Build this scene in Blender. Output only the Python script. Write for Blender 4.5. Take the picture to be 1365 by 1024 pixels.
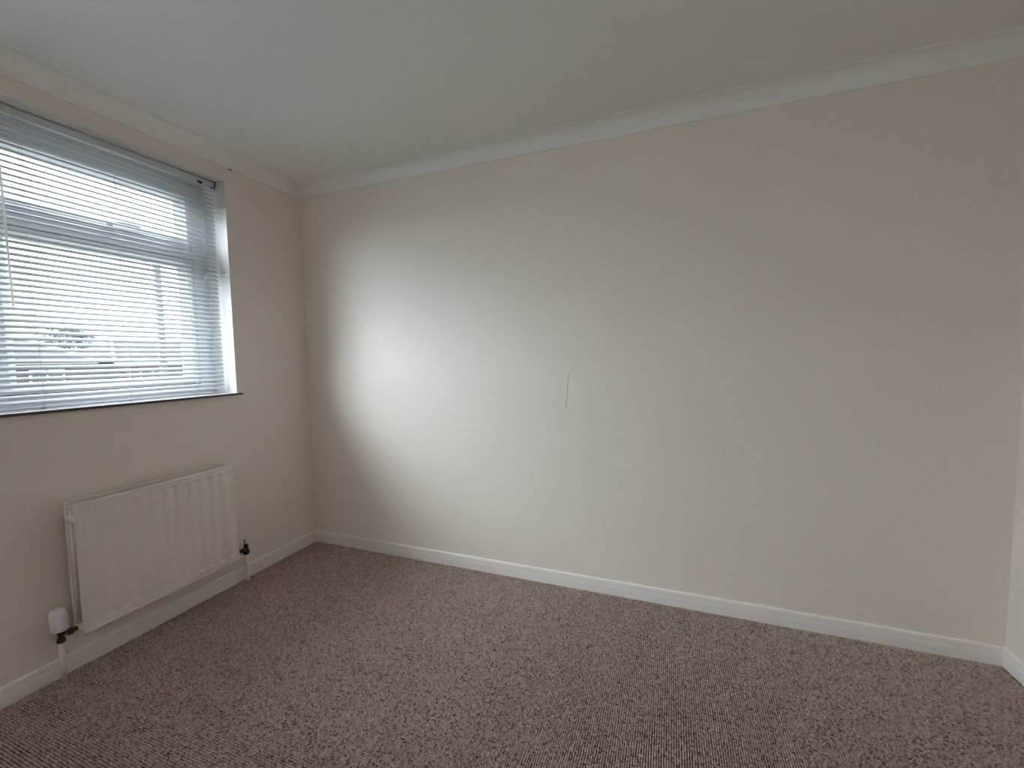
import bpy, bmesh, math, random
import numpy as np
from mathutils import Matrix, Vector

random.seed(7)
rng = np.random.default_rng(11)
scene = bpy.context.scene
for o in list(bpy.data.objects):
    bpy.data.objects.remove(o, do_unlink=True)
COL = scene.collection

# ------------------------------------------------------------------ camera
F_PX, IMG_W = 556.0, 1365.0
CAM = Vector((2.258, -2.1303, 1.2366))
YAW, PITCH, ROLL = (math.radians(a) for a in (-20.673, -3.834, -0.970))
fwd = Vector((math.sin(YAW) * math.cos(PITCH), math.cos(YAW) * math.cos(PITCH), math.sin(PITCH)))
rt0 = Vector((math.cos(YAW), -math.sin(YAW), 0))
up0 = rt0.cross(fwd)
rt = math.cos(ROLL) * rt0 + math.sin(ROLL) * up0
up = -math.sin(ROLL) * rt0 + math.cos(ROLL) * up0
cam_data = bpy.data.cameras.new('camera')
cam_data.sensor_fit = 'HORIZONTAL'
cam_data.sensor_width = 36.0
cam_data.lens = 36.0 * F_PX / IMG_W
cam_data.clip_start = 0.02
cam_data.clip_end = 500
cam = bpy.data.objects.new('camera', cam_data)
COL.objects.link(cam)
cam.matrix_world = Matrix(((rt.x, up.x, -fwd.x, CAM.x), (rt.y, up.y, -fwd.y, CAM.y),
                           (rt.z, up.z, -fwd.z, CAM.z), (0, 0, 0, 1)))
scene.camera = cam

# ------------------------------------------------------------------ overcast sky, exposure
SKY = 9.5
world = bpy.data.worlds.new('overcast_sky')
scene.world = world
world.use_nodes = True
bg = world.node_tree.nodes['Background']
bg.inputs['Color'].default_value = (0.85, 0.92, 1.0, 1)
bg.inputs['Strength'].default_value = SKY
# standard overcast dome: the zenith three times as bright as the horizon, the same all round
wn, wlk = world.node_tree.nodes, world.node_tree.links
w_tc = wn.new('ShaderNodeTexCoord')
w_sp = wn.new('ShaderNodeSeparateXYZ')
w_mx = wn.new('ShaderNodeMath'); w_mx.operation = 'MAXIMUM'; w_mx.inputs[1].default_value = 0.0
w_ma = wn.new('ShaderNodeMath'); w_ma.operation = 'MULTIPLY_ADD'
w_ma.inputs[1].default_value = SKY * 2 / 3; w_ma.inputs[2].default_value = SKY / 3
wlk.new(w_tc.outputs['Generated'], w_sp.inputs[0])
wlk.new(w_sp.outputs['Z'], w_mx.inputs[0])
wlk.new(w_mx.outputs[0], w_ma.inputs[0])
wlk.new(w_ma.outputs[0], bg.inputs['Strength'])
# sun lamp added for the wall patch, broad and soft, low on the left
sun_data = bpy.data.lights.new('added_sun', 'SUN')
sun_data.energy = 16.0
sun_data.angle = math.radians(60)
sun_data.color = (0.86, 0.93, 1.0)
sun = bpy.data.objects.new('added_sun', sun_data)
COL.objects.link(sun)
SUN_DIR = Vector((1.05, 1.0, -.57)).normalized()
sun.location = (-9, -12, 9)
sun.rotation_euler = SUN_DIR.to_track_quat('-Z', 'Y').to_euler()
scene.view_settings.view_transform = 'Standard'
scene.view_settings.look = 'None'
scene.view_settings.gamma = 1.0
scene.view_settings.use_curve_mapping = False
scene.view_settings.exposure = 0.32
scene.cycles.max_bounces = 16
scene.cycles.diffuse_bounces = 12
scene.cycles.glossy_bounces = 4
scene.cycles.transparent_max_bounces = 24
scene.cycles.sample_clamp_indirect = 0
scene.cycles.use_adaptive_sampling = False
scene.cycles.caustics_reflective = False
scene.cycles.caustics_refractive = False


# ------------------------------------------------------------------ materials
def srgb(r, g, b):
    f = lambda c: (c / 255 / 12.92) if c / 255 <= 0.04045 else ((c / 255 + 0.055) / 1.055) ** 2.4
    return (f(r), f(g), f(b), 1)


def material(name, color, rough=0.5, spec=0.5, metal=0.0, bump=None, vary=None):
    """bump = (scale, distance); vary = (scale, amount) faint mottling of the colour itself"""
    m = bpy.data.materials.new(name)
    m.use_nodes = True
    nt = m.node_tree
    b = nt.nodes['Principled BSDF']
    b.inputs['Base Color'].default_value = color
    b.inputs['Roughness'].default_value = rough
    b.inputs['Specular IOR Level'].default_value = spec
    b.inputs['Metallic'].default_value = metal
    tc = nt.nodes.new('ShaderNodeTexCoord')
    if bump:
        n = nt.nodes.new('ShaderNodeTexNoise')
        n.inputs['Scale'].default_value = bump[0]
        n.inputs['Detail'].default_value = 4
        bp = nt.nodes.new('ShaderNodeBump')
        bp.inputs['Distance'].default_value = bump[1]
        bp.inputs['Strength'].default_value = 1.0
        nt.links.new(tc.outputs['Object'], n.inputs['Vector'])
        nt.links.new(n.outputs['Fac'], bp.inputs['Height'])
        nt.links.new(bp.outputs['Normal'], b.inputs['Normal'])
    if vary:
        n2 = nt.nodes.new('ShaderNodeTexNoise')
        n2.inputs['Scale'].default_value = vary[0]
        n2.inputs['Detail'].default_value = 3
        mx = nt.nodes.new('ShaderNodeMix')
        mx.data_type = 'RGBA'
        mx.inputs[6].default_value = tuple(c * (1 - vary[1]) for c in color[:3]) + (1,)
        mx.inputs[7].default_value = tuple(min(1, c * (1 + vary[1])) for c in color[:3]) + (1,)
        nt.links.new(tc.outputs['Object'], n2.inputs['Vector'])
        nt.links.new(n2.outputs['Fac'], mx.inputs[0])
        nt.links.new(mx.outputs[2], b.inputs['Base Color'])
    return m


M = {}
M['wall'] = material('magnolia_silk_paint', (0.83, 0.765, 0.70, 1), 0.42, 0.5, bump=(90, 0.0006), vary=(1.3, 0.012))
M['ceiling'] = material('white_ceiling_paint', (0.87, 0.855, 0.84, 1), 0.8, 0.3, bump=(60, 0.0007))
M['reveal'] = material('white_reveal_paint', (0.74, 0.73, 0.71, 1), 0.4, 0.5, bump=(70, 0.0005))
M['gloss'] = material('white_gloss_woodwork', (0.85, 0.81, 0.775, 1), 0.25, 0.5, bump=(25, 0.0004))
M['upvc'] = material('white_upvc', (0.74, 0.76, 0.79, 1), 0.3, 0.5)
M['gasket'] = material('black_rubber_gasket', (0.02, 0.02, 0.022, 1), 0.6)
M['slat'] = material('white_enamelled_slat', (0.62, 0.645, 0.67, 1), 0.35, 0.5)
M['darkmetal'] = material('dark_steel_fitting', (0.035, 0.03, 0.028, 1), 0.4, 0.5, 0.6)
M['brass'] = material('tarnished_brass', (0.10, 0.065, 0.045, 1), 0.35, 0.5, 0.7, vary=(60, 0.4))
M['chrome'] = material('worn_chrome', (0.65, 0.62, 0.58, 1), 0.25, 0.5, 1.0)
M['blackplastic'] = material('black_plastic', (0.012, 0.011, 0.011, 1), 0.45)
M['radiator'] = material('cream_white_radiator_enamel', (0.81, 0.755, 0.70, 1), 0.30, 0.5)
M['seam'] = material('highlight_seam', (0.86, 0.84, 0.82, 1), 0.12, 0.8)  # paler and glossier than the panel, to paint its lit top edge
M['trvwhite'] = material('cool_white_plastic', (0.82, 0.83, 0.87, 1), 0.4)
M['pipe'] = material('cream_painted_pipe', (0.81, 0.76, 0.70, 1), 0.4)
M['silledge'] = material('dark_brown_tile_edge', (0.075, 0.05, 0.043, 1), 0.5)
M['silltop'] = material('pinkish_white_glazed_tile', (0.80, 0.765, 0.75, 1), 0.3, 0.5)
M['filler'] = material('dark_gap', (0.10, 0.08, 0.065, 1), 0.9)
M['backing'] = material('brown_carpet_backing', (0.035, 0.02, 0.016, 1), 1.0, 0.05, bump=(300, 0.002))
M['grass'] = material('pale_ground', (0.25, 0.26, 0.22, 1), 0.95, vary=(0.6, 0.4))
M['brickwall'] = material('pale_brick', (0.075, 0.06, 0.06, 1), 0.9, vary=(2, 0.2))
M['rooftile'] = material('grey_mauve_roof_tile', (0.048, 0.043, 0.052, 1), 0.9, vary=(1.5, 0.25))
M['whitetrim'] = material('white_house_trim', (0.4, 0.4, 0.4, 1), 0.5)
M['darkglass'] = material('dark_house_pane', (0.05, 0.06, 0.065, 1), 0.1)
M['leaf'] = material('grey_green_foliage', (0.13, 0.16, 0.15, 1), 0.9, vary=(3, 0.4))
M['bark'] = material('bark', (0.08, 0.06, 0.05, 1), 0.9)
M['pole'] = material('mauve_grey_painted_steel', (0.085, 0.075, 0.085, 1), 0.6, vary=(1.5, 0.2))

# glazing: clear pane that passes daylight, with a weak mirror reflection
m = bpy.data.materials.new('window_glass')
m.use_nodes = True
nt = m.node_tree
nt.nodes.clear()
out = nt.nodes.new('ShaderNodeOutputMaterial')
tr = nt.nodes.new('ShaderNodeBsdfTransparent')
tr.inputs['Color'].default_value = (0.95, 0.965, 0.965, 1)
gl = nt.nodes.new('ShaderNodeBsdfGlossy')
gl.inputs['Roughness'].default_value = 0.02
fr = nt.nodes.new('ShaderNodeFresnel')
geo = nt.nodes.new('ShaderNodeNewGeometry')
ior = nt.nodes.new('ShaderNodeMix')            # the same reflection on the way in and on the way out of the thin pane
ior.inputs[2].default_value, ior.inputs[3].default_value = 1.45, 1 / 1.45
nt.links.new(geo.outputs['Backfacing'], ior.inputs[0])
nt.links.new(ior.outputs[0], fr.inputs['IOR'])
mx = nt.nodes.new('ShaderNodeMixShader')
nt.links.new(fr.outputs[0], mx.inputs[0])
nt.links.new(tr.outputs[0], mx.inputs[1])
nt.links.new(gl.outputs[0], mx.inputs[2])
nt.links.new(mx.outputs[0], out.inputs['Surface'])
M['glass'] = m

# translucent white cloth of the added blind, diffusing the daylight behind it
m = bpy.data.materials.new('fill_blind_cloth')
m.use_nodes = True
nt = m.node_tree
nt.nodes.clear()
out = nt.nodes.new('ShaderNodeOutputMaterial')
tl_ = nt.nodes.new('ShaderNodeBsdfTranslucent')
tl_.inputs['Color'].default_value = (0.82, 0.82, 0.80, 1)
df_ = nt.nodes.new('ShaderNodeBsdfDiffuse')
df_.inputs['Color'].default_value = (0.85, 0.85, 0.83, 1)
mx = nt.nodes.new('ShaderNodeMixShader')
mx.inputs[0].default_value = 0.16
nt.links.new(tl_.outputs[0], mx.inputs[1])
nt.links.new(df_.outputs[0], mx.inputs[2])
nt.links.new(mx.outputs[0], out.inputs['Surface'])
M['cloth'] = m
M['cord'] = m.copy(); M['cord'].name = 'white_cord'
M['clear'] = m.copy(); M['clear'].name = 'milky_plastic_wand'

# carpet loops: every loop carries its own yarn colour
m = bpy.data.materials.new('heather_brown_loop_yarn')
m.use_nodes = True
nt = m.node_tree
b = nt.nodes['Principled BSDF']
b.inputs['Roughness'].default_value = 0.95
b.inputs['Specular IOR Level'].default_value = 0.1
at = nt.nodes.new('ShaderNodeAttribute')
at.attribute_name = 'yarn'
nt.links.new(at.outputs['Color'], b.inputs['Base Color'])
M['loop'] = m


# ------------------------------------------------------------------ mesh helpers
class MB:
    def __init__(self):
        self.v, self.f, self.mi, self.sm = [], [], [], []

    def add(self, verts, faces, mi=0, smooth=False):
        k = len(self.v)
        self.v += [tuple(p) for p in verts]
        for fc in faces:
            self.f.append(tuple(i + k for i in fc))
            self.mi.append(mi)
            self.sm.append(smooth)
        return self

    def box(self, x0, x1, y0, y1, z0, z1, mi=0):
        vs = [(x, y, z) for x in (x0, x1) for y in (y0, y1) for z in (z0, z1)]
        fs = [(0, 1, 3, 2), (4, 6, 7, 5), (0, 4, 5, 1), (2, 3, 7, 6), (0, 2, 6, 4), (1, 5, 7, 3)]
        return self.add(vs, fs, mi)

    def tube(self, pts, radii, n=12, mi=0, smooth=True, caps=True):
        """swept round tube through pts with a radius per point"""
        pts = [Vector(p) for p in pts]
        if not hasattr(radii, '__len__'):
            radii = [radii] * len(pts)
        vs, fs = [], []
        ref = None
        for i, p in enumerate(pts):
            a = pts[max(i - 1, 0)]
            c = pts[min(i + 1, len(pts) - 1)]
            t = (c - a)
            if t.length < 1e-9:
                t = Vector((0, 0, 1))
            t.normalize()
            if ref is None:
                ref = Vector((1, 0, 0)) if abs(t.x) < 0.9 else Vector((0, 1, 0))
            u = (ref - t * ref.dot(t)).normalized()
            w = t.cross(u)
            ref = u
            for k in range(n):
                an = 2 * math.pi * k / n
                vs.append(p + radii[i] * (math.cos(an) * u + math.sin(an) * w))
        for i in range(len(pts) - 1):
            for k in range(n):
                k2 = (k + 1) % n
                fs.append((i * n + k, i * n + k2, (i + 1) * n + k2, (i + 1) * n + k))
        self.add(vs, fs, mi, smooth)
        if caps:
            base = len(self.v) - len(vs)
            self.f.append(tuple(base + k for k in reversed(range(n))))
            self.mi.append(mi); self.sm.append(False)
            self.f.append(tuple(base + (len(pts) - 1) * n + k for k in range(n)))
            self.mi.append(mi); self.sm.append(False)
        return self

    def rect_sweep(self, y0, y1, z0, z1, section, w=(1, 1, 1, 1), mi=0):
        """closed section [(t, x)] carried round a rectangle in the y-z plane, t inward;
        w = width multiplier of the (low-y, high-y, bottom, top) sides"""
        n = len(section)
        vs, fs = [], []
        for (sy, sz) in ((0, 0), (1, 0), (1, 1), (0, 1)):
            for t, x in section:
                y = y1 - t * w[1] if sy else y0 + t * w[0]
                z = z1 - t * w[3] if sz else z0 + t * w[2]
                vs.append((x, y, z))
        for c in range(4):
            d = (c + 1) % 4
            for k in range(n):
                k2 = (k + 1) % n
                fs.append((c * n + k, c * n + k2, d * n + k2, d * n + k))
        return self.add(vs, fs, mi)

    def build(self, name, mats, parent=None):
        me = bpy.data.meshes.new(name)
        me.from_pydata(self.v, [], self.f)
        if not isinstance(mats, (list, tuple)):
            mats = [mats]
        for mm in mats:
            me.materials.append(M[mm])
        me.polygons.foreach_set('material_index', self.mi)
        me.polygons.foreach_set('use_smooth', self.sm)
        bm = bmesh.new()
        bm.from_mesh(me)
        bmesh.ops.recalc_face_normals(bm, faces=bm.faces)
        bm.to_mesh(me)
        bm.free()
        o = bpy.data.objects.new(name, me)
        COL.objects.link(o)
        if parent:
            o.parent = parent
        return o


def bevel(o, w, seg=2):
    md = o.modifiers.new('bevel', 'BEVEL')
    md.width = w
    md.segments = seg
    md.limit_method = 'ANGLE'
    md.angle_limit = math.radians(40)
    return o


def tag(o, label, cat=None, group=None, kind=None):
    o['label'] = label
    if cat:
        o['category'] = cat
    if group:
        o['group'] = group
    if kind:
        o['kind'] = kind
    return o


def empty(name, loc=(0, 0, 0)):
    o = bpy.data.objects.new(name, None)
    o.empty_display_size = 0.05
    o.location = loc
    COL.objects.link(o)
    return o


def part(mb, name, mats, parent):
    """mesh written in world coordinates, parented to an Empty that may stand elsewhere"""
    o = mb.build(name, mats)
    o.parent = parent
    wl = Vector((0, 0, 0))
    p = parent
    while p:
        wl += p.location
        p = p.parent
    o.location = -wl
    return o


# ------------------------------------------------------------------ room shell
W, REAR, ZC = 3.497, -4.0, 2.352          # right wall, rear wall, ceiling
OY0, OY1, OZ0, OZ1 = -2.10, -0.50, 1.046, 2.208   # window opening in the left wall
T = 0.34                                   # thickness of the outer wall
QY0, QY1, QZ0, QZ1 = -3.95, -2.45, .90, 2.208      # unseen window added for fill light, further along the same wall


def structure(o, label, cat):
    return tag(o, label, cat, kind='structure')


fl = MB().box(-T, W + .12, REAR - .12, .12, -.12, -.0078).build('floor', 'backing')
structure(fl, 'floor under the brown carpet, running the whole room', 'floor')
ce = MB().box(-T, W + .12, REAR - .12, .12, ZC, ZC + .12).build('ceiling', 'ceiling')
structure(ce, 'plain white painted ceiling above the whole room', 'ceiling')
wb = MB().box(-T, W + .12, 0, .12, -.0078, ZC).build('wall_back', 'wall')
structure(wb, 'long magnolia wall facing the camera with the soft patch of daylight', 'wall')
wr = MB().box(W, W + .12, REAR, 0, -.0078, ZC).build('wall_right', 'wall')
structure(wr, 'sliver of magnolia wall at the right edge', 'wall')
wq = MB().box(-T, W + .12, REAR - .12, REAR, -.0078, ZC).build('wall_rear', 'wall')
structure(wq, 'magnolia wall behind the camera', 'wall')
b = MB()
b.box(-T, 0, REAR, QY0, -.0078, ZC)
b.box(-T, 0, QY1, OY0, -.0078, ZC)
b.box(-T, 0, QY0, QY1, -.0078, QZ0)
b.box(-T, 0, QY0, QY1, QZ1, ZC)
b.box(-T, 0, OY1, 0, -.0078, ZC)
b.box(-T, 0, OY0, OY1, -.0078, OZ0)
b.box(-T, 0, OY0, OY1, OZ1, ZC)
wl = b.build('wall_left', ['wall', 'reveal'])
for p in wl.data.polygons:                # faces that line the opening are painted white
    c, n = p.center, p.normal
    if OY0 - .01 < c.y < OY1 + .01 and OZ0 - .01 < c.z < OZ1 + .01 and abs(n.x) < .5 and abs(c.x + T / 2) < .01:
        p.material_index = 1
structure(wl, 'magnolia window wall on the left above the radiator', 'wall')

fill_win = empty('fill_window', (-.15, (QY0 + QY1) / 2, QZ0))  # out of view, added to brighten the room
tag(fill_win, 'unseen white window added for fill light on the left wall, behind the camera', 'window', kind='structure')
QM = (QY0 + QY1) / 2
b = MB()
b.rect_sweep(QY0, QY1, QZ0, QZ1, [(0, -.165), (.06, -.165), (.06, -.235), (0, -.235)])
b.box(-.235, -.165, QM - .03, QM + .03, QZ0 + .06, QZ1 - .06)
part(b, 'frame', 'upvc', fill_win)
for a0, a1 in ((QY0 + .055, QM - .025), (QM + .025, QY1 - .055)):
    part(MB().box(-.202, -.198, a0, a1, QZ0 + .055, QZ1 - .055), 'pane', 'glass', fill_win)

# white trim bead round the plaster edge of the opening is the reveal paint itself; hairline crack on the back wall
ck = MB().tube([(1.754, -.0002, .955), (1.757, -.0004, 1.03), (1.764, -.0006, 1.10), (1.772, -.0006, 1.135),
                (1.80, -.0005, 1.17), (1.835, -.0004, 1.20), (1.85, -.0002, 1.232)],
               [.0007, .0012, .0022, .0020, .0014, .0012, .0006], 6).build('paint_crack', 'wall', wb)
ck['label'] = 'hairline ridge in the paint'

# skirting boards: moulded section, mitred at the corners
SK = [(0, -.0078), (.0105, -.0078), (.0105, .032), (.0101, .0370), (.0093, .0410), (.0086, .060), (.0074, .0655), (.0050, .0690), (.002, .0702), (0, .0702)]


def run_profile(name, prof, axis, label, cat, mat, a0, a1, flip, m0, m1):
    """prof (d, z) d = distance from the wall; axis 'x' or 'y' is the run direction; m0/m1 mitre the ends"""
    vs = []
    for end, mt in ((a0, m0), (a1, m1)):
        for d, z in prof:
            s = end + (d * mt)
            if axis == 'x':
                vs.append((s, flip(d), z))
            else:
                vs.append((flip(d), s, z))
    n = len(prof)
    fs = [(k, (k + 1) % n, n + (k + 1) % n, n + k) for k in range(n)]
    fs += [tuple(range(n)), tuple(range(2 * n - 1, n - 1, -1))]
    o = MB().add(vs, fs).build(name, mat)
    return structure(o, label, cat)


run_profile('baseboard_back', SK, 'x', 'white gloss skirting board along the foot of the back wall', 'skirting board', 'gloss', 0, W, lambda d: -d, 1, -1)
run_profile('baseboard_left', SK, 'y', 'white gloss skirting board behind the radiator pipes', 'skirting board', 'gloss', REAR, 0, lambda d: d, 1, -1)
run_profile('baseboard_right', SK, 'y', 'short end of white skirting board at the lower right corner', 'skirting board', 'gloss', REAR, 0, lambda d: W - d, 1, -1)
run_profile('baseboard_rear', SK, 'x', 'white skirting board behind the camera', 'skirting board', 'gloss', 0, W, lambda d: REAR + d, 1, -1)

# coving: concave quarter with a small lip at wall and ceiling
CV = [(0, 2.280), (.004, 2.280), (.0055, 2.2835)]
for k in range(9):
    a = math.pi / 2 * k / 8
    CV.append((.0055 + .0605 * (1 - math.cos(a)), 2.2835 + .0645 * math.sin(a)))
CV += [(.0665, 2.3495), (.0695, 2.3500), (.0695, ZC), (0, ZC)]
c1 = run_profile('trim_1', CV, 'y', 'white concave coving above the window', 'coving', 'ceiling', REAR, 0, lambda d: d, 1, -1)
run_profile('trim_2', CV, 'x', 'white concave coving along the top of the back wall', 'coving', 'ceiling', 0, W, lambda d: -d, 1, -1)
run_profile('trim_3', CV, 'y', 'white coving above the right wall', 'coving', 'ceiling', REAR, 0, lambda d: W - d, 1, -1)
run_profile('trim_4', CV, 'x', 'white coving behind the camera', 'coving', 'ceiling', 0, W, lambda d: REAR + d, 1, -1)
ch = MB().tube([(.002, -.475, 2.2795), (.004, -.466, 2.2785), (.0045, -.458, 2.2775), (.002, -.452, 2.279)],
               [.0012, .003, .0034, .001], 7).build('chip', 'filler', c1)
ch['label'] = 'small dark chip at the lower edge'

# ------------------------------------------------------------------ carpet: real loops, each with its own yarn colour
PX, PY = .0074, .0080
xs = np.arange(.0145, W - .0130, PX)
ys = np.arange(-2.0, -.0140, PY)
gx, gy = np.meshgrid(xs, ys)
gx = gx.ravel()
gy = gy.ravel()
# rows wander a little
gy = gy + .0010 * np.sin(gx * 7 + 2 * np.sin(gy * 23))
gx = gx + .0010 * np.sin(gy * 8 + 2 * np.sin(gx * 19))
n = len(gx)
gx = gx + rng.normal(0, .0004, n)
gy = gy + rng.normal(0, .0004, n)
rx = .0038 * rng.uniform(.78, 1.08, n)
ry = .0036 * rng.uniform(.78, 1.08, n)
top = -.0003 - np.abs(rng.normal(0, .0013, n))
miss = rng.random(n) < .07                 # sunken loops leave dark specks
top = np.where(miss, -.0050, top)
ang = math.pi / 4 + rng.normal(0, .22, n)
V = np.zeros((n, 9, 3), dtype=np.float32)
for k in range(4):
    ca, sa = np.cos(ang + k * math.pi / 2), np.sin(ang + k * math.pi / 2)
    V[:, k, 0] = gx + rx * 1.12 * ca
    V[:, k, 1] = gy + ry * 1.12 * sa
    V[:, k, 2] = -.0080
    V[:, 4 + k, 0] = gx + rx * .80 * ca
    V[:, 4 + k, 1] = gy + ry * .80 * sa
    V[:, 4 + k, 2] = top - .0018
V[:, 8, 0] = gx + rng.normal(0, .0004, n)
V[:, 8, 1] = gy
V[:, 8, 2] = top
V[..., 0] = np.clip(V[..., 0], .0108, W - .0108)
V[..., 1] = np.minimum(V[..., 1], -.0108)
base = (np.arange(n) * 9)[:, None]
quads = np.array([[k, (k + 1) % 4, 4 + (k + 1) % 4, 4 + k] for k in range(4)])
tris = np.array([[4 + k, 4 + (k + 1) % 4, 8] for k in range(4)])
ql = (base[:, :, None] + quads[None]).reshape(-1)
tl = (base[:, :, None] + tris[None]).reshape(-1)
me = bpy.data.meshes.new('carpet')
me.vertices.add(n * 9)
me.vertices.foreach_set('co', V.reshape(-1))
nq, ntr = n * 4, n * 4
me.loops.add(nq * 4 + ntr * 3)
me.loops.foreach_set('vertex_index', np.concatenate([ql, tl]).astype(np.int32))
me.polygons.add(nq + ntr)
me.polygons.foreach_set('loop_start', np.concatenate([np.arange(nq) * 4, nq * 4 + np.arange(ntr) * 3]).astype(np.int32))
me.update(calc_edges=True)
me.polygons.foreach_set('use_smooth', np.ones(nq + ntr, dtype=bool))
yarn = np.array([[.40, .32, .28], [.34, .265, .225], [.45, .375, .335], [.27, .20, .165], [.38, .31, .28]])
pick = rng.choice(5, n, p=[.34, .24, .18, .10, .14])
colr = 1.25 * yarn[pick] * rng.uniform(.88, 1.12, n)[:, None]
rgba = np.ones((n, 9, 4), dtype=np.float32)
rgba[:, :, :3] = colr[:, None, :]
ca = me.color_attributes.new('yarn', 'FLOAT_COLOR', 'POINT')
ca.data.foreach_set('color', rgba.reshape(-1))
me.materials.append(M['loop'])
carpet = bpy.data.objects.new('carpet', me)
COL.objects.link(carpet)
tag(carpet, 'heathered brown loop pile carpet covering the floor', 'carpet', kind='stuff')

# ------------------------------------------------------------------ window: frame, fanlight sash, lower light, side light, sill
win = empty('window_1', (-.145, (OY0 + OY1) / 2, OZ0))
tag(win, 'white framed window with a fanlight over a fixed pane, behind the blind', 'window', kind='structure')
FX, BX = -.165, -.235                      # inner and outer face of the frame
# outer frame, widths (low-y, high-y, bottom, top)
b = MB()
b.rect_sweep(OY0, OY1, OZ0 + .012, OZ1, [(0, FX - .012), (.37, FX - .012), (.39, FX), (1, FX), (1, BX), (0, BX)], (.084, .084, .066, .0795))
part(b, 'frame', 'upvc', win)
YL, YR = -1.330, -.584                   # seam lines of the two right-hand lights
part(MB().box(BX, FX, YL, YR, 1.784, 1.838), 'transom', 'upvc', win)


def light(name, y0, y1, z0, z1, face, w, proud):
    """a glazed light: sash ring with sloped bead, dark gasket line, pane"""
    e = face
    s = MB().rect_sweep(y0 + .005, y1 - .005, z0 + .005, z1 - .005,
                        [(0, e), (.48, e), (.54, e - .006), (.60, e - .008), (1, -.190), (1, -.200), (0, -.200)], w)
    so = part(s, name, 'upvc', win)
    g = MB().rect_sweep(y0 - .001, y1 + .001, z0 - .001, z1 + .001, [(0, FX + .0014), (.0075, FX + .0014), (.0075, -.194), (0, -.194)])
    go = part(g, 'gasket', 'gasket', so)
    g2 = MB().rect_sweep(y0 + w[0] * .97, y1 - w[1] * .97, z0 + w[2] * .97, z1 - w[3] * .97,
                         [(0, -.1885), (.005, -.1885), (.005, -.196), (0, -.196)])
    part(g2, 'glazing_seal', 'gasket', so)
    iy0, iy1, iz0, iz1 = y0 + w[0] * .99, y1 - w[1] * .99, z0 + w[2] * .99, z1 - w[3] * .99
    part(MB().box(-.1965, -.1925, iy0, iy1, iz0, iz1), 'pane', 'glass', so)
    for child in so.children:
        child.location = (0, 0, 0)
    return so


fan = light('fanlight_sash', YL, YR, 1.838, 2.1285, -.150, (.058, .058, .058, .048), .014)
part(MB().box(BX, FX, YL - .075, YL, 1.10, 2.14), 'mullion', 'upvc', win)
sid = light('side_light', OY0 + .084, YL - .075, 1.112, 2.1285, -.158, (.058, .058, .044, .045), .006)
low = light('fixed_light', YL, YR, 1.112, 1.784, -.158, (.058, .058, .044, .045), .006)
for hy in (-.948,):                        # espagnolette handle on the fanlight's bottom rail
    h = MB()
    h.box(-.150, -.140, hy - .014, hy + .014, 1.846, 1.884)
    h.tube([(-.142, hy, 1.872), (-.118, hy, 1.873), (-.110, hy + .012, 1.875), (-.107, hy + .05, 1.877), (-.108, hy + .102, 1.877)],
           [.009, .009, .0095, .009, .007], 10)
    ho = part(h, 'handle', 'upvc', fan)
    ho.location = (0, 0, 0)
# tiled sill with a dark edge
b = MB()
b.box(-.190, .0165, OY0 - .025, -.4762, 1.0462, 1.0575)
so = part(b, 'window_sill', ['silltop', 'silledge'], win)
for p in so.data.polygons:
    if p.normal.z < .5:
        p.material_index = 1
so['label'] = 'pinkish white tiled sill with a thin dark brown edge'

# ------------------------------------------------------------------ venetian blind
BY0, BY1, BXC = -2.085, -.514, -.080
PITCH_S, TILT = .0228, math.radians(39)
blind = empty('venetian_blind', (BXC, (BY0 + BY1) / 2, 1.060))
tag(blind, 'white venetian blind with tilted slats hanging in the window recess', 'blind')
# headrail: open U channel
b = MB()
b.box(-.097, -.0945, BY0, BY1 + .004, 2.1795, 2.2045)
b.box(-.0675, -.065, BY0, BY1 + .004, 2.1795, 2.2045)
b.box(-.0945, -.0675, BY0, BY1 + .004, 2.1795, 2.1817)
hr = part(b, 'headrail', 'slat', blind)
bevel(hr, .0008, 1)
for yb in (BY1 + .006, BY0 - .006):
    bo = part(MB().box(-.099, -.064, yb - .001, yb + .0015, 2.178, 2.2075).box(-.099, -.0655, yb - .02, yb + .0015, 2.2050, 2.2075), 'bracket', 'darkmetal', hr)
    bo.location = (0, 0, 0)
cl = part(MB().box(-.0652, -.0585, -.597, -.575, 2.1755, 2.1845).tube([(-.061, -.586, 2.179), (-.061, -.586, 2.170)], .004, 8), 'cord_lock', 'blackplastic', hr)
cl.location = (0, 0, 0)
# slats: crowned strips, inner edge down
NS = 48
SL_W, CROWN, TH = .025, .0017, .00035
z_first = 1.0862
prof = []
for k in range(7):
    s = -1 + 2 * k / 6
    prof.append((s * SL_W / 2, CROWN * (1 - s * s)))
prof = [(p[0], p[1]) for p in prof] + [(p[0], p[1] - TH) for p in reversed(prof)]
vs = []
for y in (BY0, BY1):
    for (s, hgt) in prof:                  # s>0 = room side, tilted down
        vs.append((s * math.cos(TILT) + hgt * math.sin(TILT), y, -s * math.sin(TILT) + hgt * math.cos(TILT)))
npf = len(prof)
sb = MB().add(vs, [(k, (k + 1) % npf, npf + (k + 1) % npf, npf + k) for k in range(npf)], 0, False)
sb.f += [tuple(range(npf)), tuple(range(2 * npf - 1, npf - 1, -1))]
sb.mi += [0, 0]
sb.sm += [False, False]
slat0 = sb.build('slat', 'slat')
slat0.parent = blind
off = Vector((BXC, 0, 0)) - blind.location
for i in range(NS):
    o = slat0 if i == 0 else slat0.copy()
    if i:
        COL.objects.link(o)
    o.location = (off.x, off.y, z_first + i * PITCH_S - blind.location.z)
    o.rotation_euler = (random.uniform(-.0006, .0006), random.uniform(-.02, .02), 0)
b = MB().box(BXC - .0125, BXC + .0125, BY0, BY1, 1.0605, 1.0685)
br = part(b, 'bottom_rail', 'slat', blind)
bevel(br, .003, 2)
LAD = [-.662 - .289 * k for k in range(5)]
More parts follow.
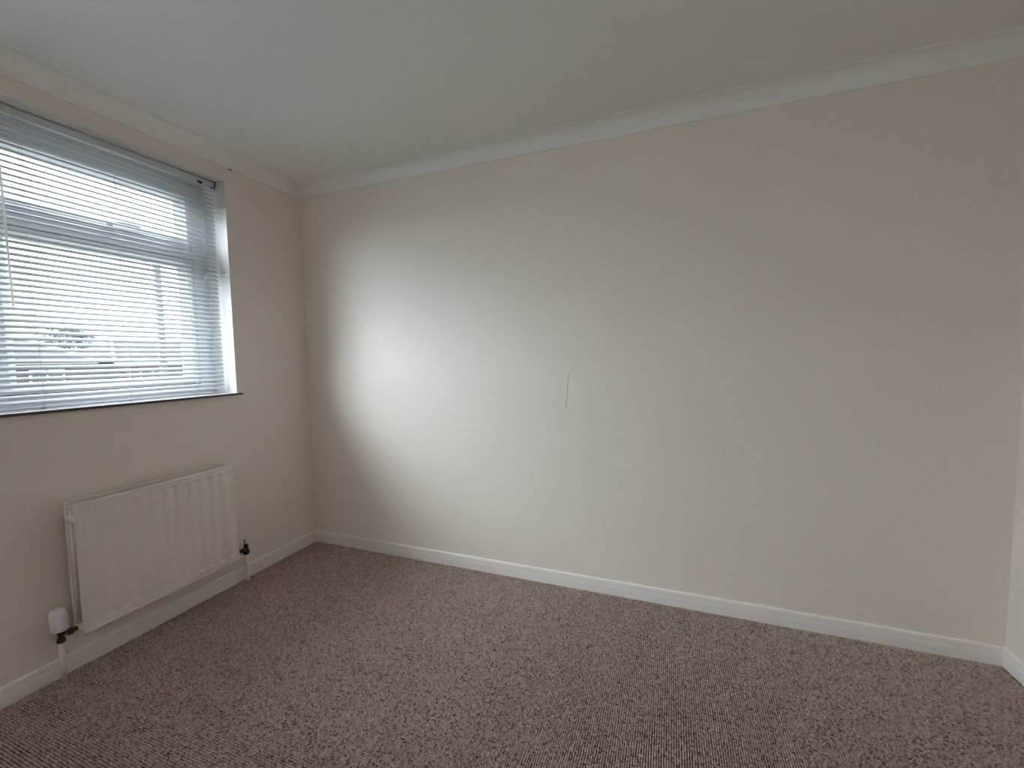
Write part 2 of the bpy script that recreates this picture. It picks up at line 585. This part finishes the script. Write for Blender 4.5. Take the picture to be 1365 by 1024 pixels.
for y in LAD:
    b = MB()
    dx, dz = SL_W / 2 * math.cos(TILT) + .0006, SL_W / 2 * math.sin(TILT)
    for s in (-1, 1):
        b.tube([(BXC + s * dx, y, 1.066 - s * dz * .3), (BXC + s * dx, y, 2.181 - s * dz * .3)], .0008, 5)
    for i in range(NS):                    # rungs under the slats
        z = z_first + i * PITCH_S - .0011
        b.tube([(BXC - dx, y, z + dz), (BXC + dx, y, z - dz)], .0006, 4, caps=False)
    b.tube([(BXC, y + .004, 1.064), (BXC, y + .004, 2.181)], .0007, 5)
    part(b, 'ladder_cord', 'cord', blind)
    part(MB().tube([(BXC, y, 1.0610), (BXC, y, 1.0580)], [.006, .005], 10), 'cord_plug', 'cord', br).location = (0, 0, 0)
# pull cords on the right with tassel, tilt wand on the left
for k, (yo, zl) in enumerate(((-.589, 1.690), (-.583, 1.70))):
    pc = part(MB().tube([(-.061, yo, 2.172), (-.058, yo - .002 + .002 * k, 1.95), (-.0565, yo - .006 + .004 * k, zl)], .0009, 6), 'pull_cord', 'cord', blind)
    ts = part(MB().tube([(-.0565, yo - .006 + .004 * k, zl + .004), (-.0565, yo - .006 + .004 * k, zl - .008), (-.0565, yo - .006 + .004 * k, zl - .034)], [.0015, .0035, .0045], 8), 'tassel', 'cord', pc)
    ts.location = (0, 0, 0)
tw = part(MB().tube([(-.061, -1.304, 2.178), (-.058, -1.305, 2.14), (-.0545, -1.305, 1.455)], [.0015, .0035, .0035], 6, smooth=False), 'tilt_wand', 'clear', blind)

rb = empty('fill_blind', (-.05, (QY0 + QY1) / 2, QZ0))  # out of view, added to diffuse what the extra window lets in
tag(rb, 'white translucent blind added to spread the light of the fill window behind the camera', 'blind')
part(MB().tube([(-.045, QY0 + .02, 2.185), (-.045, QY1 - .02, 2.185)], .02, 14), 'roller', 'slat', rb)
part(MB().add([(-.05, QY0 + .03, .93), (-.05, QY1 - .03, .93), (-.05, QY1 - .03, 2.165), (-.05, QY0 + .03, 2.165)], [(0, 1, 2, 3)]), 'cloth', 'cloth', rb)
part(MB().box(-.056, -.044, QY0 + .03, QY1 - .03, .915, .932), 'bottom_bar', 'slat', rb)

# ------------------------------------------------------------------ radiator
rad = empty('radiator', (.07, -.932, .162))
tag(rad, 'cream white double panel radiator with pressed grooves under the window', 'radiator')
RY0, RY1, RZ0, RZ1 = -1.2515, -.6125, .163, .6850
NG, GY0, GP = 12, -1.2147, .0517


def smooth(a, b_, x):
    t = np.clip((x - a) / (b_ - a), 0, 1)
    return t * t * (3 - 2 * t)


def panel_mesh(xf, thick, dz):
    ys = np.unique(np.concatenate([[RY0, RY0 + .004, RY0 + .009, RY0 + .013, RY0 + .017, RY0 + .021],
                                   *[GY0 + GP * k + np.array([-.0195, -.0165, -.0135, -.0105, -.0075, -.004, 0, .004, .0075, .0105, .0135, .0165, .0195]) for k in range(NG)],
                                   [RY1 - .021, RY1 - .017, RY1 - .013, RY1 - .009, RY1 - .004, RY1]]).round(5))
    zs = np.unique(np.concatenate([RZ0 + np.array([0, .004, .009, .012, .016, .02, .032, .036, .040, .044, .048, .053]),
                                   np.linspace(RZ0 + .06, RZ1 - .06, 14),
                                   RZ1 - np.array([0, .004, .008, .011, .015, .02, .022, .026, .030, .034, .038, .043])]).round(5))
    Y, Z = np.meshgrid(ys, zs)
    edge = np.minimum.reduce([Y - RY0, RY1 - Y, Z - RZ0, RZ1 - Z])
    d = .0055 - .0012 * smooth(.0165, .0135, edge) * smooth(.0085, .0115, edge)   # fine seam line just inside the edge
    g = np.zeros_like(Y)
    for k in range(NG):
        c = GY0 + GP * k
        g = np.maximum(g, smooth(.0195, .0040, np.abs(Y - c)))
    g = g * smooth(RZ0 + .034, RZ0 + .042, Z) * smooth(RZ1 - .026, RZ1 - .034, Z)
    near = np.minimum(Z - (RZ0 + .034), (RZ1 - .026) - Z)
    d = d - (.0012 + .0044 * np.exp(-np.clip(near, 0, 1) / .024)) * g
    X = xf - .0055 + d
    ny, nz = len(ys), len(zs)
    # rounded outer corners
    r = .016
    for (cy, cz, sy, sz) in ((RY0, RZ0, 1, 1), (RY1, RZ0, -1, 1), (RY0, RZ1, 1, -1), (RY1, RZ1, -1, -1)):
        u = (Y - cy) * sy
        v = (Z - cz) * sz
        cut = (u < r) & (v < r) & (((r - u) ** 2 + (r - v) ** 2) > r * r)
        L = np.sqrt((r - u) ** 2 + (r - v) ** 2) + 1e-9
        nu, nv = r - (r - u) * r / L, r - (r - v) * r / L
        Y = np.where(cut, cy + sy * nu, Y)
        Z = np.where(cut, cz + sz * nv, Z)
    Z = Z + dz
    vs = [(float(X[j, i]), float(Y[j, i]), float(Z[j, i])) for j in range(nz) for i in range(ny)]
    fs = [(j * ny + i, j * ny + i + 1, (j + 1) * ny + i + 1, (j + 1) * ny + i) for j in range(nz - 1) for i in range(ny - 1)]
    mb = MB().add(vs, fs, 0, True)
    # rear skin, then the rim between the two
    k0 = len(mb.v)
    XB = xf - thick - .3 * d
    mb.v += [(float(XB[j, i]), float(Y[j, i]), float(Z[j, i])) for j in range(nz) for i in range(ny)]
    for f in fs:
        mb.f.append(tuple(k0 + q for q in reversed(f))); mb.mi.append(0); mb.sm.append(True)
    rim = [i for i in range(ny)] + [j * ny + ny - 1 for j in range(1, nz)] + [(nz - 1) * ny + i for i in range(ny - 2, -1, -1)] + [j * ny for j in range(nz - 2, 0, -1)]
    for a, c in zip(rim, rim[1:] + rim[:1]):
        mb.f.append((a, c, k0 + c, k0 + a)); mb.mi.append(0); mb.sm.append(False)
    return mb


fp = part(panel_mesh(.1015, .010, 0), 'front_panel', 'radiator', rad)
bp_ = part(panel_mesh(.040, .010, .006), 'back_panel', 'radiator', rad)
for (yy, zz) in ((RY0 + .011, .625), (RY0 + .011, .185), (RY1 - .011, .185), (RY1 - .011, .625)):
    part(MB().tube([(.032, yy, zz), (.096, yy, zz)], .0135, 16), 'header_tee', 'radiator', rad)
# folded sheet added to darken the gap; paler seam paints the lit top edge
zz_ = MB()
pts = [(.050 if k % 2 else .078, RY0 + .03 + k * .0105) for k in range(56)]
vs = [(x, y, z) for z in (.205, .655) for (x, y) in pts]
zz_.add(vs, [(k, k + 1, 56 + k + 1, 56 + k) for k in range(55)])
part(zz_, 'added_gap_sheet', 'radiator', rad)
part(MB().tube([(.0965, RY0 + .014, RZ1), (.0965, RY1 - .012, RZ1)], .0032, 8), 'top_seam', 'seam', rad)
# upright channels on the facing sides of both panels, seen end-on at the left
for xx in (.046, .085):
    for yy in (RY0 + .012, RY1 - .012):
        part(MB().tube([(xx, yy, .19), (xx, yy, .66)], .0075, 10), 'water_channel', 'radiator', rad)
for yy in (-1.10, -.76):
    part(MB().box(.0, .032, yy - .015, yy + .015, .25, .62), 'wall_bracket', 'radiator', rad)

# thermostatic valve and flow pipe
VY, VX, VZ = -1.2985, .047, .180
tv = empty('thermostatic_valve', (VX, VY, 0))
tag(tv, 'white capped thermostatic valve on a dark brass body left of the radiator', 'valve')
b = MB().tube([(VX, VY, .152), (VX, VY, .156), (VX, VY, .166), (VX, VY, .167), (VX, VY, .19), (VX, VY, .201)],
              [.012, .0135, .0135, .0095, .0095, .011], 8, smooth=False)
part(b, 'valve_body', 'brass', tv)
b = MB().tube([(VX, VY, VZ), (VX + .003, VY + .018, VZ + .001)], .0085, 12)
b.tube([(VX + .003, VY + .016, VZ + .001), (VX + .005, VY + .034, VZ + .002)], .0125, 6, smooth=False)
b.tube([(VX + .005, VY + .032, VZ + .002), (VX + .008, VY + .053, VZ + .003)], .009, 12)
part(b, 'union', 'brass', tv)
part(MB().tube([(VX + .0085, VY + .008, VZ - .002), (VX + .0095, VY + .017, VZ)], .0035, 8), 'flat_of_nut', 'chrome', tv)
b = MB().tube([(VX, VY, .200), (VX, VY, .203), (VX - .001, VY - .001, .222), (VX - .003, VY - .003, .268), (VX - .004, VY - .004, .280), (VX - .004, VY - .004, .286)],
              [.0215, .0245, .0255, .0235, .0215, .016], 20)
th = part(b, 'thermostat_head', 'trvwhite', tv)
rib = MB()
for k in range(20):
    a = 2 * math.pi * k / 20
    c, s = math.cos(a), math.sin(a)
    rib.tube([(VX + .0252 * c - .0005, VY + .0252 * s - .0005, .224), (VX - .003 + .0235 * c, VY - .003 + .0235 * s, .266)], .0011, 5)
ro = part(rib, 'grip_rib', 'trvwhite', th)
ro.location = (0, 0, 0)
fpipe = MB().tube([(VX, VY, -.004), (VX - .001, VY, .155)], .0086, 14).build('flow_pipe', 'pipe')
tag(fpipe, 'cream painted upright pipe below the thermostatic valve', 'pipe')

# lockshield valve and return pipe
LY, LX = -.533, .043
lv = empty('lockshield_valve', (LX, LY, 0))
tag(lv, 'small black lockshield valve at the right end of the radiator', 'valve')
b = MB().tube([(LX, LY, .150), (LX, LY, .154), (LX, LY, .166), (LX, LY, .176), (LX, LY, .184)], [.010, .0155, .0175, .0155, .009], 12)
part(b, 'valve_body', 'blackplastic', lv)
b = MB().tube([(LX, LY, .180), (LX + .004, LY - .020, .182)], .0075, 10)
b.tube([(LX + .004, LY - .018, .182), (LX + .008, LY - .036, .184)], .0115, 6, smooth=False)
b.tube([(LX + .008, LY - .034, .184), (LX + .012, LY - .078, .186)], .008, 10)
part(b, 'union', 'blackplastic', lv)
part(MB().tube([(LX + .010, LY - .012, .183), (LX + .013, LY - .020, .187)], .0045, 8), 'flat_of_nut', 'chrome', lv)
part(MB().tube([(LX, LY, .182), (LX, LY, .196), (LX, LY, .206), (LX, LY + .002, .210)], [.010, .0135, .0125, .006], 8, smooth=False), 'shield_cap', 'blackplastic', lv)
part(MB().tube([(LX, LY - .006, .205), (LX, LY - .007, .238)], .003, 8), 'spindle', 'brass', lv)
rpipe = MB().tube([(LX, LY, -.004), (LX, LY, .152)], .0080, 14).build('return_pipe', 'pipe')
tag(rpipe, 'cream painted upright pipe below the small black valve', 'pipe')
part(MB().tube([(LX, LY, -.004), (LX, LY, .046)], .0102, 14), 'pipe_sleeve', 'pipe', rpipe).location = (0, 0, 0)

# ------------------------------------------------------------------ outside
G = -2.7
gr = MB().box(-140, 140, -120, 120, G - .3, G).build('ground', 'grass')
tag(gr, 'pale washed out garden ground far below the window', 'ground', kind='structure')
pole = MB().tube([(-6, 2.545, G), (-6, 2.545, 3.02), (-6, 2.545, 3.06)], [.06, .056, .03], 12).build('post', 'pole')
tag(pole, 'slim mauve grey post outside, right side of the lower pane', 'post')
part(MB().tube([(-6, 2.545, 1.0), (-6, 2.545, 1.05)], .064, 12), 'collar', 'pole', pole).location = (0, 0, 0)


def house(x, yc, w, d, eave, ridge, label):
    h = empty('house', (x, yc, G))
    tag(h, label, 'house', 'houses seen through the blind')
    part(MB().box(x - d, x, yc - w / 2, yc + w / 2, G, eave), 'wall', 'brickwall', h)
    r = MB()
    e = .35
    hip = w * .18
    vs = [(x + e, yc - w / 2 - e, eave), (x + e, yc + w / 2 + e, eave), (x - d - e, yc + w / 2 + e, eave), (x - d - e, yc - w / 2 - e, eave),
          (x - d / 2, yc - w / 2 + hip, ridge), (x - d / 2, yc + w / 2 - hip, ridge)]
    r.add(vs, [(0, 1, 5, 4), (1, 2, 5), (2, 3, 4, 5), (3, 0, 4), (0, 3, 2, 1)])
    rf = part(r, 'roof', 'rooftile', h)
    rt_ = MB().tube([vs[4], vs[5]], .12, 6)
    for a, c in ((0, 4), (1, 5)):
        rt_.tube([vs[a], vs[c]], .10, 6)
    part(rt_, 'ridge_tile', 'whitetrim', rf).location = (0, 0, 0)
    part(MB().box(x + e, x + e + .1, yc - w / 2 - e, yc + w / 2 + e, eave - .12, eave + .02), 'gutter', 'whitetrim', rf).location = (0, 0, 0)
    part(MB().box(x - d / 2 - .3, x - d / 2 + .3, yc + w * .22, yc + w * .22 + .6, ridge - .6, ridge + .5), 'chimney', 'brickwall', h)
    for k in (-.30, 0.0, .30):
        for zz in (eave - 1.45, eave - 3.4):
            if zz < G + .4:
                continue
            cy = yc + k * w
            f = MB()
            f.rect_sweep(cy - .65, cy + .65, zz, zz + 1.05, [(0, x + .04), (.09, x + .04), (.09, x), (0, x)])
            f.box(x, x + .04, cy - .03, cy + .03, zz, zz + 1.05)
            fo = part(f, 'window', 'whitetrim', h)
            part(MB().box(x + .005, x + .02, cy - .6, cy + .6, zz + .05, zz + 1.0), 'pane', 'darkglass', fo).location = (0, 0, 0)


house(-27, 7.0, 7.5, 7, 1.35, 2.75, 'pale grey roofed house outside, leftmost behind the blind')
house(-27, 16.2, 8.0, 7, 1.30, 2.65, 'pale grey roofed house outside, behind the slim post')
house(-30, -3.0, 8.0, 7, 1.35, 2.75, 'pale grey roofed house outside, left of the picture')
house(-29, 26.0, 8.0, 7, 1.30, 2.75, 'pale grey roofed house outside, right of the picture')

tree = empty('tree', (-40, 15.6, G))
tag(tree, 'grey green tree top showing above the roofs outside', 'tree')
part(MB().tube([(-40, 15.6, G), (-40, 15.6, 1.5)], [.25, .15], 8), 'trunk', 'bark', tree)
lf = MB()
for k in range(900):
    a, rr, zz = random.uniform(0, 6.283), 1.9 * math.sqrt(random.random()), random.uniform(0, 1)
    rr *= math.sqrt(max(.05, 1 - (2 * zz - 1) ** 2))
    c = Vector((-40 + rr * math.cos(a), 15.6 + rr * math.sin(a), .6 + 3.2 * zz))
    q = [c + Vector((random.gauss(0, .16), random.gauss(0, .16), random.gauss(0, .12))) for _ in range(4)]
    lf.add(q, [(0, 1, 2), (0, 2, 3)])
part(lf, 'foliage', 'leaf', tree)
